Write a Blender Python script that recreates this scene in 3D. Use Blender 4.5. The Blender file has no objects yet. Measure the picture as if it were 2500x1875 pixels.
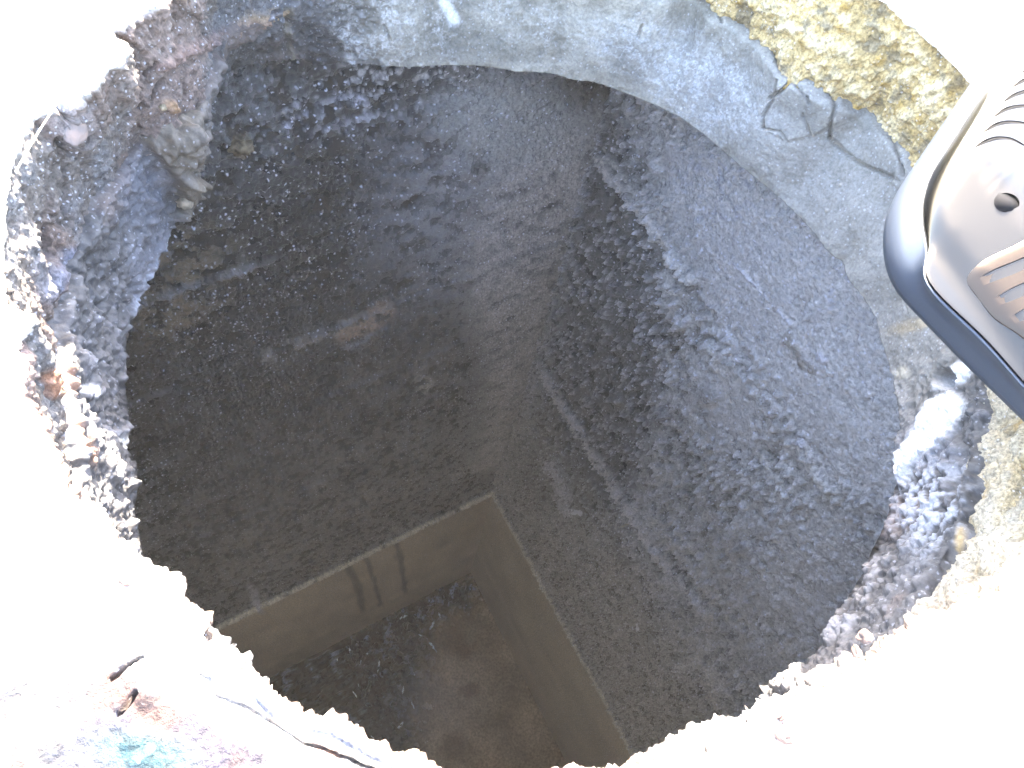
import bpy, math, random
import numpy as np
from mathutils import Matrix, Vector

# ------------------------------------------------------------------ camera, sky, sun, exposure
FPX, PPX, PPY = 1700.0, 1250.0, 937.5
NAD = (1040.0, 1800.0)               # where straight down falls in the 2500x1875 picture
CAMZ = 0.29                          # camera height above the ground, metres
d = np.array([NAD[0]-PPX, NAD[1]-PPY, FPX]); d /= np.linalg.norm(d)
h = np.array([0, 0, 1.0]) - d*d[2]; h /= np.linalg.norm(h)
RW = np.stack([np.cross(h, -d), h, -d])          # world = RW @ camera axes
CAM = np.array([0, 0, CAMZ])

sc = bpy.context.scene
col = sc.collection
cam = bpy.data.cameras.new('camera'); cam.sensor_width = 36; cam.lens = FPX/2500*36
cam.clip_start = 0.01; cam.clip_end = 400
co = bpy.data.objects.new('camera', cam); col.objects.link(co)
m = np.eye(4); m[:3, 0] = RW@[1, 0, 0]; m[:3, 1] = RW@[0, -1, 0]; m[:3, 2] = RW@[0, 0, -1]; m[:3, 3] = CAM
co.matrix_world = Matrix(m.tolist()); sc.camera = co

SUN_EL, SUN_AZ = math.radians(38), math.radians(-10)      # azimuth measured from +Y towards +X
w = bpy.data.worlds.new('World'); sc.world = w; w.use_nodes = True
nt = w.node_tree; bg = nt.nodes['Background']
sky = nt.nodes.new('ShaderNodeTexSky'); sky.sky_type = 'NISHITA'; sky.sun_disc = False
sky.sun_elevation = SUN_EL; sky.sun_rotation = SUN_AZ; sky.air_density = 0.8; sky.dust_density = 1.5
nt.links.new(sky.outputs[0], bg.inputs[0]); bg.inputs[1].default_value = 0.15
sun = bpy.data.lights.new('sun', 'SUN'); sun.energy = 4.0; sun.angle = math.radians(0.5); sun.color = (1, .95, .88)
so = bpy.data.objects.new('sun', sun); col.objects.link(so)
tosun = Vector((math.sin(SUN_AZ)*math.cos(SUN_EL), math.cos(SUN_AZ)*math.cos(SUN_EL), math.sin(SUN_EL)))
so.rotation_euler = tosun.to_track_quat('Z', 'Y').to_euler(); so.location = (0, 3, 3)
HAZE = .0066
vs = sc.view_settings; vs.view_transform = 'Standard'; vs.look = 'None'; vs.gamma = 1; vs.use_curve_mapping = False
vs.exposure = 4.75
vs.use_white_balance = True; vs.white_balance_temperature = 7350; vs.white_balance_tint = 10
sc.cycles.diffuse_bounces = 8; sc.cycles.max_bounces = 10

# ------------------------------------------------------------------ small maths
def ray(p):
    return RW @ np.array([p[0]-PPX, p[1]-PPY, FPX])
def on_z(p, z):                       # the point of the level z that the pixel p shows
    r = ray(p); return CAM + r*((z-CAMZ)/r[2])
def on_plane(p, q, n):                # ... of the plane through q with normal n
    r = ray(p); return CAM + r*(((q-CAM)@n)/(r@n))
def proj(P):
    c = (P-CAM) @ RW
    zz = np.maximum(c[..., 2], 1e-3)
    u = PPX+FPX*c[..., 0]/zz; v = PPY+FPX*c[..., 1]/zz
    u = np.where(c[..., 2] < 0.01, -9e4, u)
    return u, v
def ss(x, a, b):
    t = np.clip((x-a)/(b-a), 0, 1); return t*t*(3-2*t)
def hash3(i, j, k, s=0):
    n = (i*73856093) ^ (j*19349663) ^ (k*83492791) ^ (s*2654435761 & 0x7fffffff)
    n = (n ^ (n >> 13))*1274126177 & 0x7fffffff
    n = (n ^ (n >> 15))*668265263 & 0x7fffffff
    return ((n ^ (n >> 12)) & 0xffff)/65535.0
def vnoise(P, s=0):                   # value noise, -1..1
    f = np.floor(P).astype(np.int64); t = P-f; t = t*t*t*(t*(t*6-15)+10)
    x, y, z = f[..., 0], f[..., 1], f[..., 2]; r = 0
    for a in (0, 1):
        for b in (0, 1):
            for c in (0, 1):
                wgt = (t[..., 0] if a else 1-t[..., 0])*(t[..., 1] if b else 1-t[..., 1])*(t[..., 2] if c else 1-t[..., 2])
                r = r+wgt*hash3(x+a, y+b, z+c, s)
    return r*2-1
def fbm(P, f, o=4, s=0, g=.5):
    r = 0; a = 1; t = 0
    for i in range(o):
        r = r+a*vnoise(P*f+17.3*i, s+i); t += a; a *= g; f *= 2.03
    return r/t
def cells(P, f, s=0):                 # Worley in 3D: nearest distance, second distance, id 0..1
    Q = P*f; F = np.floor(Q).astype(np.int64)
    d1 = np.full(Q.shape[:-1], 9.0); d2 = d1.copy(); idn = d1*0
    for a in (-1, 0, 1):
        for b in (-1, 0, 1):
            for c in (-1, 0, 1):
                x, y, z = F[..., 0]+a, F[..., 1]+b, F[..., 2]+c
                dx = x+hash3(x, y, z, s)-Q[..., 0]; dy = y+hash3(x, y, z, s+1)-Q[..., 1]; dz = z+hash3(x, y, z, s+2)-Q[..., 2]
                dd = np.sqrt(dx*dx+dy*dy+dz*dz)
                near = dd < d1
                d2 = np.where(near, d1, np.minimum(d2, dd)); idn = np.where(near, hash3(x, y, z, s+3), idn); d1 = np.where(near, dd, d1)
    return d1, d2, idn
class Spot:
    """masks on a surface: every vertex knows where the photograph shows it; warped with noise so that edges are ragged"""
    def __init__(self, P, warp=14, f=40):
        self.u, self.v = proj(P)
        self.u = self.u+warp*fbm(P, f, 4, 91, .6); self.v = self.v+warp*fbm(P, f, 4, 97, .6)
    def line(self, pts, wd, soft=1.0):
        dm = np.full(self.u.shape, 1e9)
        for (a, b), (c, e) in zip(pts[:-1], pts[1:]):
            vx, vy = c-a, e-b; t = np.clip(((self.u-a)*vx+(self.v-b)*vy)/(vx*vx+vy*vy), 0, 1)
            dm = np.minimum(dm, np.hypot(self.u-a-t*vx, self.v-b-t*vy))
        return 1-ss(dm, wd*(1-.7*soft), wd*(1+.5*soft))
    def blob(self, x, y, rx, ry, rot=0, soft=.5):
        c, s = math.cos(math.radians(rot)), math.sin(math.radians(rot))
        a = ((self.u-x)*c+(self.v-y)*s)/rx; b = (-(self.u-x)*s+(self.v-y)*c)/ry
        return 1-ss(np.hypot(a, b), 1-soft, 1+soft)
    def poly(self, pts, soft=20):
        inside = np.zeros(self.u.shape, bool); dm = np.full(self.u.shape, 1e9)
        for (a, b), (c, e) in zip(pts, pts[1:]+pts[:1]):
            cr = ((b > self.v) != (e > self.v)) & (self.u < (c-a)*(self.v-b)/((e-b) if e != b else 1e-6)+a)
            inside ^= cr
            vx, vy = c-a, e-b; t = np.clip(((self.u-a)*vx+(self.v-b)*vy)/(vx*vx+vy*vy+1e-9), 0, 1)
            dm = np.minimum(dm, np.hypot(self.u-a-t*vx, self.v-b-t*vy))
        sd = np.where(inside, dm, -dm)
        return ss(sd, -soft, soft)
def lay(C, m, c):                     # lay colour c over C where m
    return C*(1-m[..., None])+np.asarray(c)*m[..., None]
def grey(x, tint=(1, 1, 1)):
    return x[..., None]*np.asarray(tint)

# ------------------------------------------------------------------ materials
def surf_mat(name, bump=.3, fine=350, spec=.5, grain=.25, rough_add=0.0, dist=.002, speck=0, sscale=165):
    """colour and roughness come from the surface's own attribute; grain and fine relief are procedural"""
    mt = bpy.data.materials.new(name); mt.use_nodes = True; t = mt.node_tree; N = t.nodes; L = t.links
    b = N['Principled BSDF']; at = N.new('ShaderNodeAttribute'); at.attribute_name = 'Col'
    tc = N.new('ShaderNodeTexCoord')
    n1 = N.new('ShaderNodeTexNoise'); n1.inputs['Scale'].default_value = fine; n1.inputs['Detail'].default_value = 6; n1.inputs['Roughness'].default_value = .65
    n2 = N.new('ShaderNodeTexNoise'); n2.inputs['Scale'].default_value = fine*.4; n2.inputs['Detail'].default_value = 8
    L.new(tc.outputs['Object'], n1.inputs['Vector']); L.new(tc.outputs['Object'], n2.inputs['Vector'])
    mr = N.new('ShaderNodeMapRange'); mr.inputs['From Min'].default_value = .3; mr.inputs['From Max'].default_value = .7
    mr.inputs['To Min'].default_value = 1-grain*1.6; mr.inputs['To Max'].default_value = 1+grain*1.6
    L.new(n1.outputs['Fac'], mr.inputs['Value'])
    mx = N.new('ShaderNodeVectorMath'); mx.operation = 'SCALE'
    L.new(at.outputs['Color'], mx.inputs[0]); L.new(mr.outputs[0], mx.inputs['Scale']); L.new(mx.outputs[0], b.inputs['Base Color'])
    if speck:                         # pale mineral grains; on the wet walls also sky glints painted into the colour
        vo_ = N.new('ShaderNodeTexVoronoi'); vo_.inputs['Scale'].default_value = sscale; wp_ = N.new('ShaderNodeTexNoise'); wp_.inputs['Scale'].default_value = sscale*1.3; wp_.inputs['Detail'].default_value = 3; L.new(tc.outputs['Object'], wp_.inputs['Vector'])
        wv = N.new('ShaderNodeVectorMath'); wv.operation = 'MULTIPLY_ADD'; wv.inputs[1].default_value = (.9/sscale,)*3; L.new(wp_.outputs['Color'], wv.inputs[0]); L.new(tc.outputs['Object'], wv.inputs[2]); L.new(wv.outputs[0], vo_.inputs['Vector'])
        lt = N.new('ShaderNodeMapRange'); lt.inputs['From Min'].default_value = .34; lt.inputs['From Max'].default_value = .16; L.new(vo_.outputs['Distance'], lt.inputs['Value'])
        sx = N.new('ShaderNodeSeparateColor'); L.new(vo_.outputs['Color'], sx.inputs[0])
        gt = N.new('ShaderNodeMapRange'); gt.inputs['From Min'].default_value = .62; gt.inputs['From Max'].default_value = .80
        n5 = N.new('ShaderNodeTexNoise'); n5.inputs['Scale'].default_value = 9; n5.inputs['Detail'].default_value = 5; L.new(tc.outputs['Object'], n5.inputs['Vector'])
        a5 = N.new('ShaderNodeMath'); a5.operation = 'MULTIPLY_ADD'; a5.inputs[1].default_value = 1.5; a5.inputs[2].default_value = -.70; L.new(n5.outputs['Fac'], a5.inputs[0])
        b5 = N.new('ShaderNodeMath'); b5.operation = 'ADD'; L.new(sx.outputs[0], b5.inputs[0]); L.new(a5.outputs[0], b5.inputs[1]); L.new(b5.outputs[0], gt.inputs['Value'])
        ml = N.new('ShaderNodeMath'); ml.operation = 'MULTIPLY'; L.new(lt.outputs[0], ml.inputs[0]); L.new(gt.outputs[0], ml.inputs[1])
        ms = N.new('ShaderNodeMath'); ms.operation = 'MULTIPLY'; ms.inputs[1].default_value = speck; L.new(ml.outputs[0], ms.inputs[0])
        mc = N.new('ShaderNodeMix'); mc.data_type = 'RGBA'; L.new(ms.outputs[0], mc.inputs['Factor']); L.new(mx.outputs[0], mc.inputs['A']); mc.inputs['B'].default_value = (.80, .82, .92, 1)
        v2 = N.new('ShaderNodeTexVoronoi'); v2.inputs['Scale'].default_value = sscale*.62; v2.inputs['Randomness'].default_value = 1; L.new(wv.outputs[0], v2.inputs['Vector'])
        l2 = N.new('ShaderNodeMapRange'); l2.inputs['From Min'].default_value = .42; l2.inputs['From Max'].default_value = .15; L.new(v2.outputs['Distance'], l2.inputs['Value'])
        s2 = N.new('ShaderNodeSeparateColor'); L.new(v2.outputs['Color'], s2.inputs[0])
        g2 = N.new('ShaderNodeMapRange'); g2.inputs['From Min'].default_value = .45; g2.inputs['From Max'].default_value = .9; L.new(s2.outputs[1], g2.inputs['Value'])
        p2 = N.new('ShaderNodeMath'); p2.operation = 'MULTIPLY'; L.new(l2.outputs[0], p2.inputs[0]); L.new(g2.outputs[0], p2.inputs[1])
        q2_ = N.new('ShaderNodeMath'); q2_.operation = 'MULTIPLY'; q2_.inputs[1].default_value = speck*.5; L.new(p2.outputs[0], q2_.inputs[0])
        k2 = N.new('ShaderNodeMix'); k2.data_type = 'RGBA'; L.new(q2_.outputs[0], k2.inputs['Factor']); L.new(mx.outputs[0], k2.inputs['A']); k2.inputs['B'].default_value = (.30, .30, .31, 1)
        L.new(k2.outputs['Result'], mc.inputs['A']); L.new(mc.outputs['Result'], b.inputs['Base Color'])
    ad = N.new('ShaderNodeMath'); ad.operation = 'ADD'; ad.use_clamp = True
    m2 = N.new('ShaderNodeMath'); m2.operation = 'MULTIPLY_ADD'; m2.inputs[1].default_value = .3; m2.inputs[2].default_value = rough_add-.15
    L.new(n2.outputs['Fac'], m2.inputs[0]); L.new(at.outputs['Alpha'], ad.inputs[0]); L.new(m2.outputs[0], ad.inputs[1]); L.new(ad.outputs[0], b.inputs['Roughness'])
    bp = N.new('ShaderNodeBump'); bp.inputs['Strength'].default_value = bump; bp.inputs['Distance'].default_value = dist
    L.new(n1.outputs['Fac'], bp.inputs['Height']); L.new(bp.outputs[0], b.inputs['Normal'])
    b.inputs['Specular IOR Level'].default_value = spec
    return mt
def plain(name, c, rough=.5, metal=0, spec=.5, noise=0.0, scale=60, bump=0, c2=None):
    mt = bpy.data.materials.new(name); mt.use_nodes = True; t = mt.node_tree; N = t.nodes; L = t.links; b = N['Principled BSDF']
    b.inputs['Base Color'].default_value = (*c, 1); b.inputs['Roughness'].default_value = rough
    b.inputs['Metallic'].default_value = metal; b.inputs['Specular IOR Level'].default_value = spec
    tc = N.new('ShaderNodeTexCoord'); n = N.new('ShaderNodeTexNoise'); n.inputs['Scale'].default_value = scale; n.inputs['Detail'].default_value = 8
    L.new(tc.outputs['Object'], n.inputs['Vector'])
    if noise or c2:
        r = N.new('ShaderNodeValToRGB'); r.color_ramp.elements[0].position = .35; r.color_ramp.elements[1].position = .65
        cc = c2 or tuple(min(1, x*(1+noise)) for x in c)
        r.color_ramp.elements[0].color = (*[x*(1-noise) for x in c], 1); r.color_ramp.elements[1].color = (*cc, 1)
        L.new(n.outputs['Fac'], r.inputs[0]); L.new(r.outputs[0], b.inputs['Base Color'])
    if bump:
        bp = N.new('ShaderNodeBump'); bp.inputs['Strength'].default_value = bump; bp.inputs['Distance'].default_value = .001
        L.new(n.outputs['Fac'], bp.inputs['Height']); L.new(bp.outputs[0], b.inputs['Normal'])
    return mt

# ------------------------------------------------------------------ object helpers
def tag(o, label=None, cat=None, group=None, kind=None):
    if label: o['label'] = label
    if cat: o['category'] = cat
    if group: o['group'] = group
    if kind: o['kind'] = kind
    return o
def empty(name, loc=(0, 0, 0)):
    o = bpy.data.objects.new(name, None); col.objects.link(o); o.location = loc; o.empty_display_size = .05; return o
def link(name, me, mat, parent=None, smooth=True):
    o = bpy.data.objects.new(name, me); col.objects.link(o)
    if mat: me.materials.append(mat)
    if smooth: me.polygons.foreach_set('use_smooth', [True]*len(me.polygons))
    if parent: o.parent = parent; o.matrix_parent_inverse = Matrix.Translation(-parent.location)
    return o
def grid(name, P, C, A, mat, parent=None, wrap=False, flip=False):
    n, k = P.shape[:2]; me = bpy.data.meshes.new(name)
    I = np.arange(n*k).reshape(n, k)
    J = np.vstack([I, I[:1]]) if wrap else I
    a, b, c, e = J[:-1, :-1], J[1:, :-1], J[1:, 1:], J[:-1, 1:]
    F = np.stack([a, b, c, e] if not flip else [a, e, c, b], -1).reshape(-1, 4)
    me.vertices.add(n*k); me.vertices.foreach_set('co', P.astype(np.float32).ravel())
    me.loops.add(F.size); me.loops.foreach_set('vertex_index', F.ravel().astype(np.int32))
    me.polygons.add(len(F)); me.polygons.foreach_set('loop_start', np.arange(0, F.size, 4, dtype=np.int32))
    me.update(calc_edges=True)
    at = me.color_attributes.new('Col', 'FLOAT_COLOR', 'POINT')
    D = np.concatenate([np.clip(C, 0.004, .95), np.broadcast_to(np.clip(A, .05, 1), C.shape[:-1])[..., None]], -1)
    at.data.foreach_set('color', D.astype(np.float32).ravel())
    return link(name, me, mat, parent)

# ================================================================== SETTING
WATER_Z = CAMZ-2.38
SLAB_Z = -0.172
A_L, A_R = math.radians(40.9), math.radians(-49.3)
corner = on_z((1205, 1193), WATER_Z)
DL = np.array([-math.cos(A_L), -math.sin(A_L), 0]); DR = np.array([math.cos(A_R), math.sin(A_R), 0])
NL = np.array([math.sin(A_L), -math.cos(A_L), 0]); NR = np.array([math.sin(A_R), -math.cos(A_R), 0])
if NR@DL < 0: NR = -NR
if NL@DR < 0: NL = -NL
r_ = ray((1149, 1398)); tt = (corner[:2]@r_[:2])/(r_[:2]@r_[:2]); FLOOR_Z = CAMZ+tt*r_[2]
POOL_Z = FLOOR_Z+.012
print('water', WATER_Z, 'floor', FLOOR_Z, 'corner', corner)

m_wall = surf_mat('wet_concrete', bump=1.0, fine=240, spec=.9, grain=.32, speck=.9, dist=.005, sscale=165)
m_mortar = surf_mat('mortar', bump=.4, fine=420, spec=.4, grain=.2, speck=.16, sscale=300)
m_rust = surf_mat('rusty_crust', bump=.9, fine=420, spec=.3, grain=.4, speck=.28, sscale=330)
m_dry = surf_mat('dry_concrete', bump=.5, fine=300, spec=.3, grain=.15)
m_floor = surf_mat('silt', bump=.6, fine=90, spec=.6, grain=.25)

def axis(parts):                      # parts: (from, to, steps)
    out = []
    for a, b, n in parts: out.append(np.linspace(a, b, n, endpoint=False))
    out.append([parts[-1][1]]); return np.concatenate(out)

def wall_base(D, S, Z):
    P = corner[None, None, :]+S[:, None, None]*D[None, None, :]
    P = np.repeat(P, len(Z), 1); P[..., 2] = Z[None, :]; return P

# ---- left chamber wall: dark, wet, fine grit, board marks
S = axis([(-.02, 1.05, 640), (1.05, 1.4, 110), (1.4, 1.9, 30)])
Z = axis([(-.125, -.75, 290), (-.75, WATER_Z, 300), (WATER_Z, FLOOR_Z-.05, 16)])
P = wall_base(DL, S, Z); sp = Spot(P, 10, 25)
up = ss(P[..., 2], WATER_Z-.004, WATER_Z+.012)
st = P*np.array([1, 1, 3.2])          # stretched sideways like the board marks
n1 = fbm(P, 9, 5, 1); n2 = fbm(P, 60, 4, 5); n3 = fbm(st, 26, 4, 9); n4 = fbm(P, 160, 3, 12)
c1, c2_, cid = cells(P, 150, 21)
b1, b2_, bid = cells(P, 60, 25)
disp = .004*n1+.0045*n2+.0012*n3+.0036*n4
disp += .0050*(1-ss(c1, .1, .6))*(cid > .4)
tanz = sp.poly([(1230, 380), (1480, 260), (1480, 420), (1420, 640), (1330, 900), (1240, 1160), (1150, 1120), (1180, 900), (1130, 700), (1150, 560)], 60)
bluez = sp.blob(1140, 480, 200, 260, 20, .7)
smz = sp.blob(1250, 300, 170, 110, 10, .5)
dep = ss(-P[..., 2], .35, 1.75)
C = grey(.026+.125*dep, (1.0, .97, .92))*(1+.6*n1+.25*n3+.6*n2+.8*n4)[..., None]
C = lay(C, bluez*.75*ss(n2+n3, -1.3, .5), (.32, .33, .36))
C = lay(C, tanz*ss(n2+.6*n3, -1.3, .5)*.9, (.55, .52, .50))
C = lay(C, smz*.85, (.40, .40, .385))
C = lay(C, sp.blob(430, 700, 110, 150, 30, .6)*ss(n2, -.3, .3)*.8, (.24, .185, .12))      # tan blistered patch by the left rim
mott = np.maximum((1-ss(c1, .2, .5))*(cid > .35), (1-ss(b1, .15, .4))*(bid > .4)); C = lay(C, sp.blob(930, 225, 260, 80, -14, .6)*mott*.95*ss(n3+n2, -.6, .2), (.50, .50, .54))      # pale streaky band near the top
C = lay(C, sp.blob(1000, 170, 180, 60, 12, .7)*mott*.8, (.5, .5, .5)); C = lay(C, sp.blob(600, 290, 120, 150, 10, .7)*ss(n4+n2, -.4, .3)*.7, (.13, .135, .14))
for pts, wd, cc, k in [([(700, 300), (790, 255), (880, 235)], 9, (.62, .63, .72), .9), ([(760, 325), (900, 280)], 6, (.5, .5, .56), .7),
                       ([(640, 870), (760, 825), (850, 795), (935, 765)], 9, (.40, .36, .31), .9), ([(840, 815), (900, 790), (940, 755)], 16, (.42, .31, .23), .85),
                       ([(830, 850), (900, 820), (945, 800)], 5, (.36, .38, .42), .8),
                       ([(1110, 1165), (1150, 1145), (1195, 1125)], 9, (.48, .46, .44), .9), ([(950, 1085), (1060, 1040)], 4, (.3, .3, .3), .6),
                       ([(600, 1330), (660, 1305)], 5, (.15, .13, .1), .7), ([(700, 1230), (830, 1180)], 4, (.1, .1, .1), .5),
                       ([(1030, 930), (1040, 940)], 14, (.6, .58, .5), .8), ([(1020, 880), (1028, 886)], 8, (.4, .38, .32), .8),
                       ([(700, 1420), (800, 1370), (860, 1350)], 9, (.12, .10, .07), .7)]:
    mk = sp.line(pts, wd*1.5); mk = mk*np.maximum(.25, ss(n4+.6*n2, -.15, .2)) if wd < 15 else mk; C = lay(C, mk*k*ss(n2, -.5, .0), cc); disp += .002*mk
# formwork board joints running along the wall
for dz in (-.30, -.47, -.68, -.90, -1.10, -1.30, -1.52, -1.74):
    jj = np.exp(-((P[..., 2]-dz-.006*n1)/.0035)**2); disp -= .006*jj*ss(n1+n2, -.6, .2)
    bm_ = np.exp(-((P[..., 2]-dz+.008-.006*n1)/.0055)**2)*ss(fbm(P*np.array([1, 1, .3]), 7, 4, int(-dz*100)), -.05, .25); disp += .005*bm_
    C = lay(C, bm_*.75*ss(n4+n2, -.6, .1), (.27, .265, .27))
# pale mineral specks, together with wet sky glints painted as colour
spk = (1-ss(c1, .12, .36))*(cid > .70)*ss(n1+n3+.2, -.2, .3); C = lay(C, spk*.8*up, (.34, .34, .37))
spk2 = (1-ss(b1, .08, .2))*(bid > .8); C = lay(C, spk2*.7*up, (.36, .34, .32))
knob = sp.blob(590, 355, 26, 32, 0, .3); disp += .004*knob; C = lay(C, knob*.5, (.22, .15, .07))
C = lay(C, sp.blob(345, 950, 60, 130, 0, .6)*.5, (.07, .045, .03))
# crust ends at the waterline, smooth silted concrete below
low = grey(1+.25*n1+.12*n3, (.53, .455, .345))
C = C*up[..., None]+low*(1-up)[..., None]; disp = disp*(.08+.92*up)
for pts, wd in [([(962, 1310), (975, 1350), (990, 1440)], 8), ([(890, 1345), (905, 1400), (930, 1475)], 7), ([(845, 1370), (870, 1420), (885, 1485)], 10)]:
    C = lay(C, sp.line(pts, wd)*.55, (.05, .04, .028))
scum = np.exp(-((P[..., 2]-WATER_Z-.008-.006*fbm(P, 11, 5, 77, .6)*2)/(.017*(1+.5*n1)))**2)
C = lay(C, ss(scum, .2, .7)*.95*ss(n2+n1, -1.0, -.1), (.80, .76, .64)); disp += .022*scum
chip = sp.line([(612, 1432), (622, 1460), (630, 1490)], 10); C = lay(C, chip*.8, (.5, .5, .55))
rough = np.where(up > .5, .30+.25*n2+.25*tanz, .7)
PL = P+NL*disp[..., None]
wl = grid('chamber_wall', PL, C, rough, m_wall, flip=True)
tag(wl, 'dark wet pitted concrete wall on the left of the corner down the hole', 'wall')

# ---- right chamber wall: grey, lumpy, trowel ridges
S = axis([(-.02, 1.28, 720), (1.28, 1.6, 60), (1.6, 1.9, 20)])
P = wall_base(DR, S, Z); sp = Spot(P, 10, 25)
up = ss(P[..., 2], WATER_Z-.004, WATER_Z+.012)
st = P*np.array([1, 1, 2.6]); n1 = fbm(P, 8, 5, 31); n2 = fbm(P, 55, 4, 35); n3 = fbm(st, 24, 4, 39); n4 = fbm(P, 150, 3, 42)
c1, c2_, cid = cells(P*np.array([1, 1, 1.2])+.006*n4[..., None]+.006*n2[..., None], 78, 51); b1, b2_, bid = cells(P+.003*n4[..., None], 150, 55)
smooth = np.maximum(sp.poly([(1600, 330), (1750, 380), (2150, 700), (2240, 1000), (2200, 1250), (2010, 1180), (1900, 980), (1760, 760), (1680, 600)], 60),
                    sp.blob(1790, 980, 70, 120, -30, .6))
smooth = np.maximum(smooth, .75*sp.blob(1980, 1400, 170, 200, 0, .7))
rg = 1-.82*smooth
disp = .006*n1+rg*(.006*n2+.003*n3+.0022*n4)+rg*.0105*(1-ss(c1, .12, .66))*(cid > .28)*(.5+cid)+rg*.0028*(1-ss(b1, .1, .6))*(bid > .4)
disp += smooth*.0025*(1-ss(c1, .05, .25))*(cid > .6)+smooth*.0012*n4
disp -= .022*np.exp(-np.maximum(S[:, None]-.004-.010*n2, 0)/.014)*ss(P[..., 2], WATER_Z+.15, WATER_Z+.6)
C = grey(.38*(1+.4*n1+(.25*n3+.65*n2+.8*n4)*(.25+.75*rg)), (1.0, .985, .96))
C = lay(C, smooth*.8, (.58, .57, .57)); 
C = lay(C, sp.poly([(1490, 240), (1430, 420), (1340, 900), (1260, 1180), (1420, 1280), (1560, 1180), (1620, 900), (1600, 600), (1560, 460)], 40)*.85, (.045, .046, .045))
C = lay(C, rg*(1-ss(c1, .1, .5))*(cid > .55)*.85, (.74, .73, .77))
C = lay(C, (1-ss(b1, .1, .3))*(bid > .72)*.8, (.60, .60, .67))
lace = np.abs(fbm(P, 34, 4, 61)); lz = np.maximum(sp.blob(1780, 460, 120, 150, -40, .7), sp.blob(2060, 700, 90, 120, -20, .7))
C = lay(C, lz*(1-ss(lace, .02, .09))*.85, (.40, .41, .47))
for pts, wd, hgt, cc, k in [([(1458, 385), (1520, 452), (1605, 554), (1661, 644), (1695, 682)], 11, .012, (.62, .59, .56), .9),
                            ([(1475, 365), (1540, 440), (1590, 505)], 6, .006, (.55, .53, .5), .6),
                            ([(1763, 780), (1853, 938), (1910, 1010)], 8, .005, (.5, .49, .5), .7),
                            ([(1740, 850), (1800, 900), (1880, 1000)], 9, .006, (.48, .47, .46), .6),
                            ([(1780, 640), (1840, 700), (1930, 790)], 4, .003, (.6, .6, .66), .7),
                            ([(1925, 820), (1960, 880), (1985, 900)], 14, .005, (.24, .21, .18), .8),
                            ([(1333, 915), (1390, 1006), (1446, 1107), (1500, 1170), (1559, 1266), (1639, 1390), (1729, 1492)], 12, .011, (.55, .53, .52), .9),
                            ([(1600, 1240), (1660, 1330), (1740, 1450), (1745, 1530)], 9, .008, (.5, .48, .46), .8),
                            ([(1700, 1560), (1740, 1650), (1760, 1720)], 11, .006, (.5, .48, .44), .7),
                            ([(1640, 1500), (1690, 1600), (1750, 1700), (1800, 1780)], 7, .005, (.48, .46, .42), .7),
                            ([(1960, 1090), (2000, 1160), (2020, 1190)], 13, .008, (.55, .53, .5), .85),
                            ([(1945, 1060), (1965, 1085)], 7, .006, (.45, .46, .5), .9), ([(2070, 1300), (2095, 1330)], 10, .006, (.28, .28, .28), .8),
                            ([(1500, 1290), (1520, 1340), (1530, 1370)], 9, .006, (.17, .16, .15), .8),
                            ([(1350, 1135), (1375, 1190), (1395, 1245)], 18, .007, (.68, .68, .74), .85),
                            ([(1370, 1130), (1400, 1200)], 7, .004, (.3, .3, .34), .8),
                            ([(2000, 865), (2015, 875)], 11, .003, (.6, .6, .66), .95)]:
    mk = sp.line(pts, wd*.95, .5); C = lay(C, mk*k*ss(n2+n4, -.9, .0), np.array(cc)*1.15); disp += .9*hgt*mk*(.9+.5*n2)
for pts, wd, hgt in [([(1440, 400), (1500, 470), (1590, 570), (1650, 660), (1720, 760)], 12, .012), ([(1320, 930), (1378, 1022), (1430, 1120), (1545, 1285), (1620, 1400)], 10, .010),
                     ([(1980, 1080), (2030, 1140)], 4, .002)]:
    mk = sp.line(pts, wd*1.2, .6); disp -= .7*hgt*mk; C = lay(C, mk*.5*ss(n2+n4, -.6, .2), (.10, .10, .10))  # dark lines under the ridges: their shadow painted into the colour
drip = fbm(P*np.array([1, 1, .12]), 40, 3, 71)
dz_ = ss(-P[..., 2], .95, 1.4); C = C*(1+.45*dz_*drip)[..., None]; disp += .005*dz_*drip
for cx, cy, rr in [(1505, 700, 22), (1480, 760, 14), (1740, 960, 25), (1560, 720, 14), (1900, 1250, 14), (1950, 1230, 12), (1820, 1330, 14), (1700, 1250, 12), (1620, 1010, 16)]:
    kk = sp.blob(cx, cy, rr, rr, 0, .4); disp += .009*kk
    C = lay(C, kk*.5, (.2, .2, .21))
C = lay(C, ss(-P[..., 2], 1.05, 1.45)*.6, (.42, .39, .33))
low = grey(1+.2*n1, (.53, .455, .345)); C = C*up[..., None]+low*(1-up)[..., None]; disp = disp*(.08+.92*up)
scum = np.exp(-((P[..., 2]-WATER_Z-.006-.005*fbm(P, 11, 5, 77, .6)*2)/(.012*(1+.5*n1)))**2)
C = lay(C, ss(scum, .2, .7)*.85, (.75, .71, .60)); disp += .016*scum
rough = np.where(up > .5, .33+.25*n2, .7)
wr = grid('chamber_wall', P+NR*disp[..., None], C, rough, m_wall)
tag(wr, 'grey lumpy concrete wall with slanting ridges on the right of the corner', 'wall')

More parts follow.
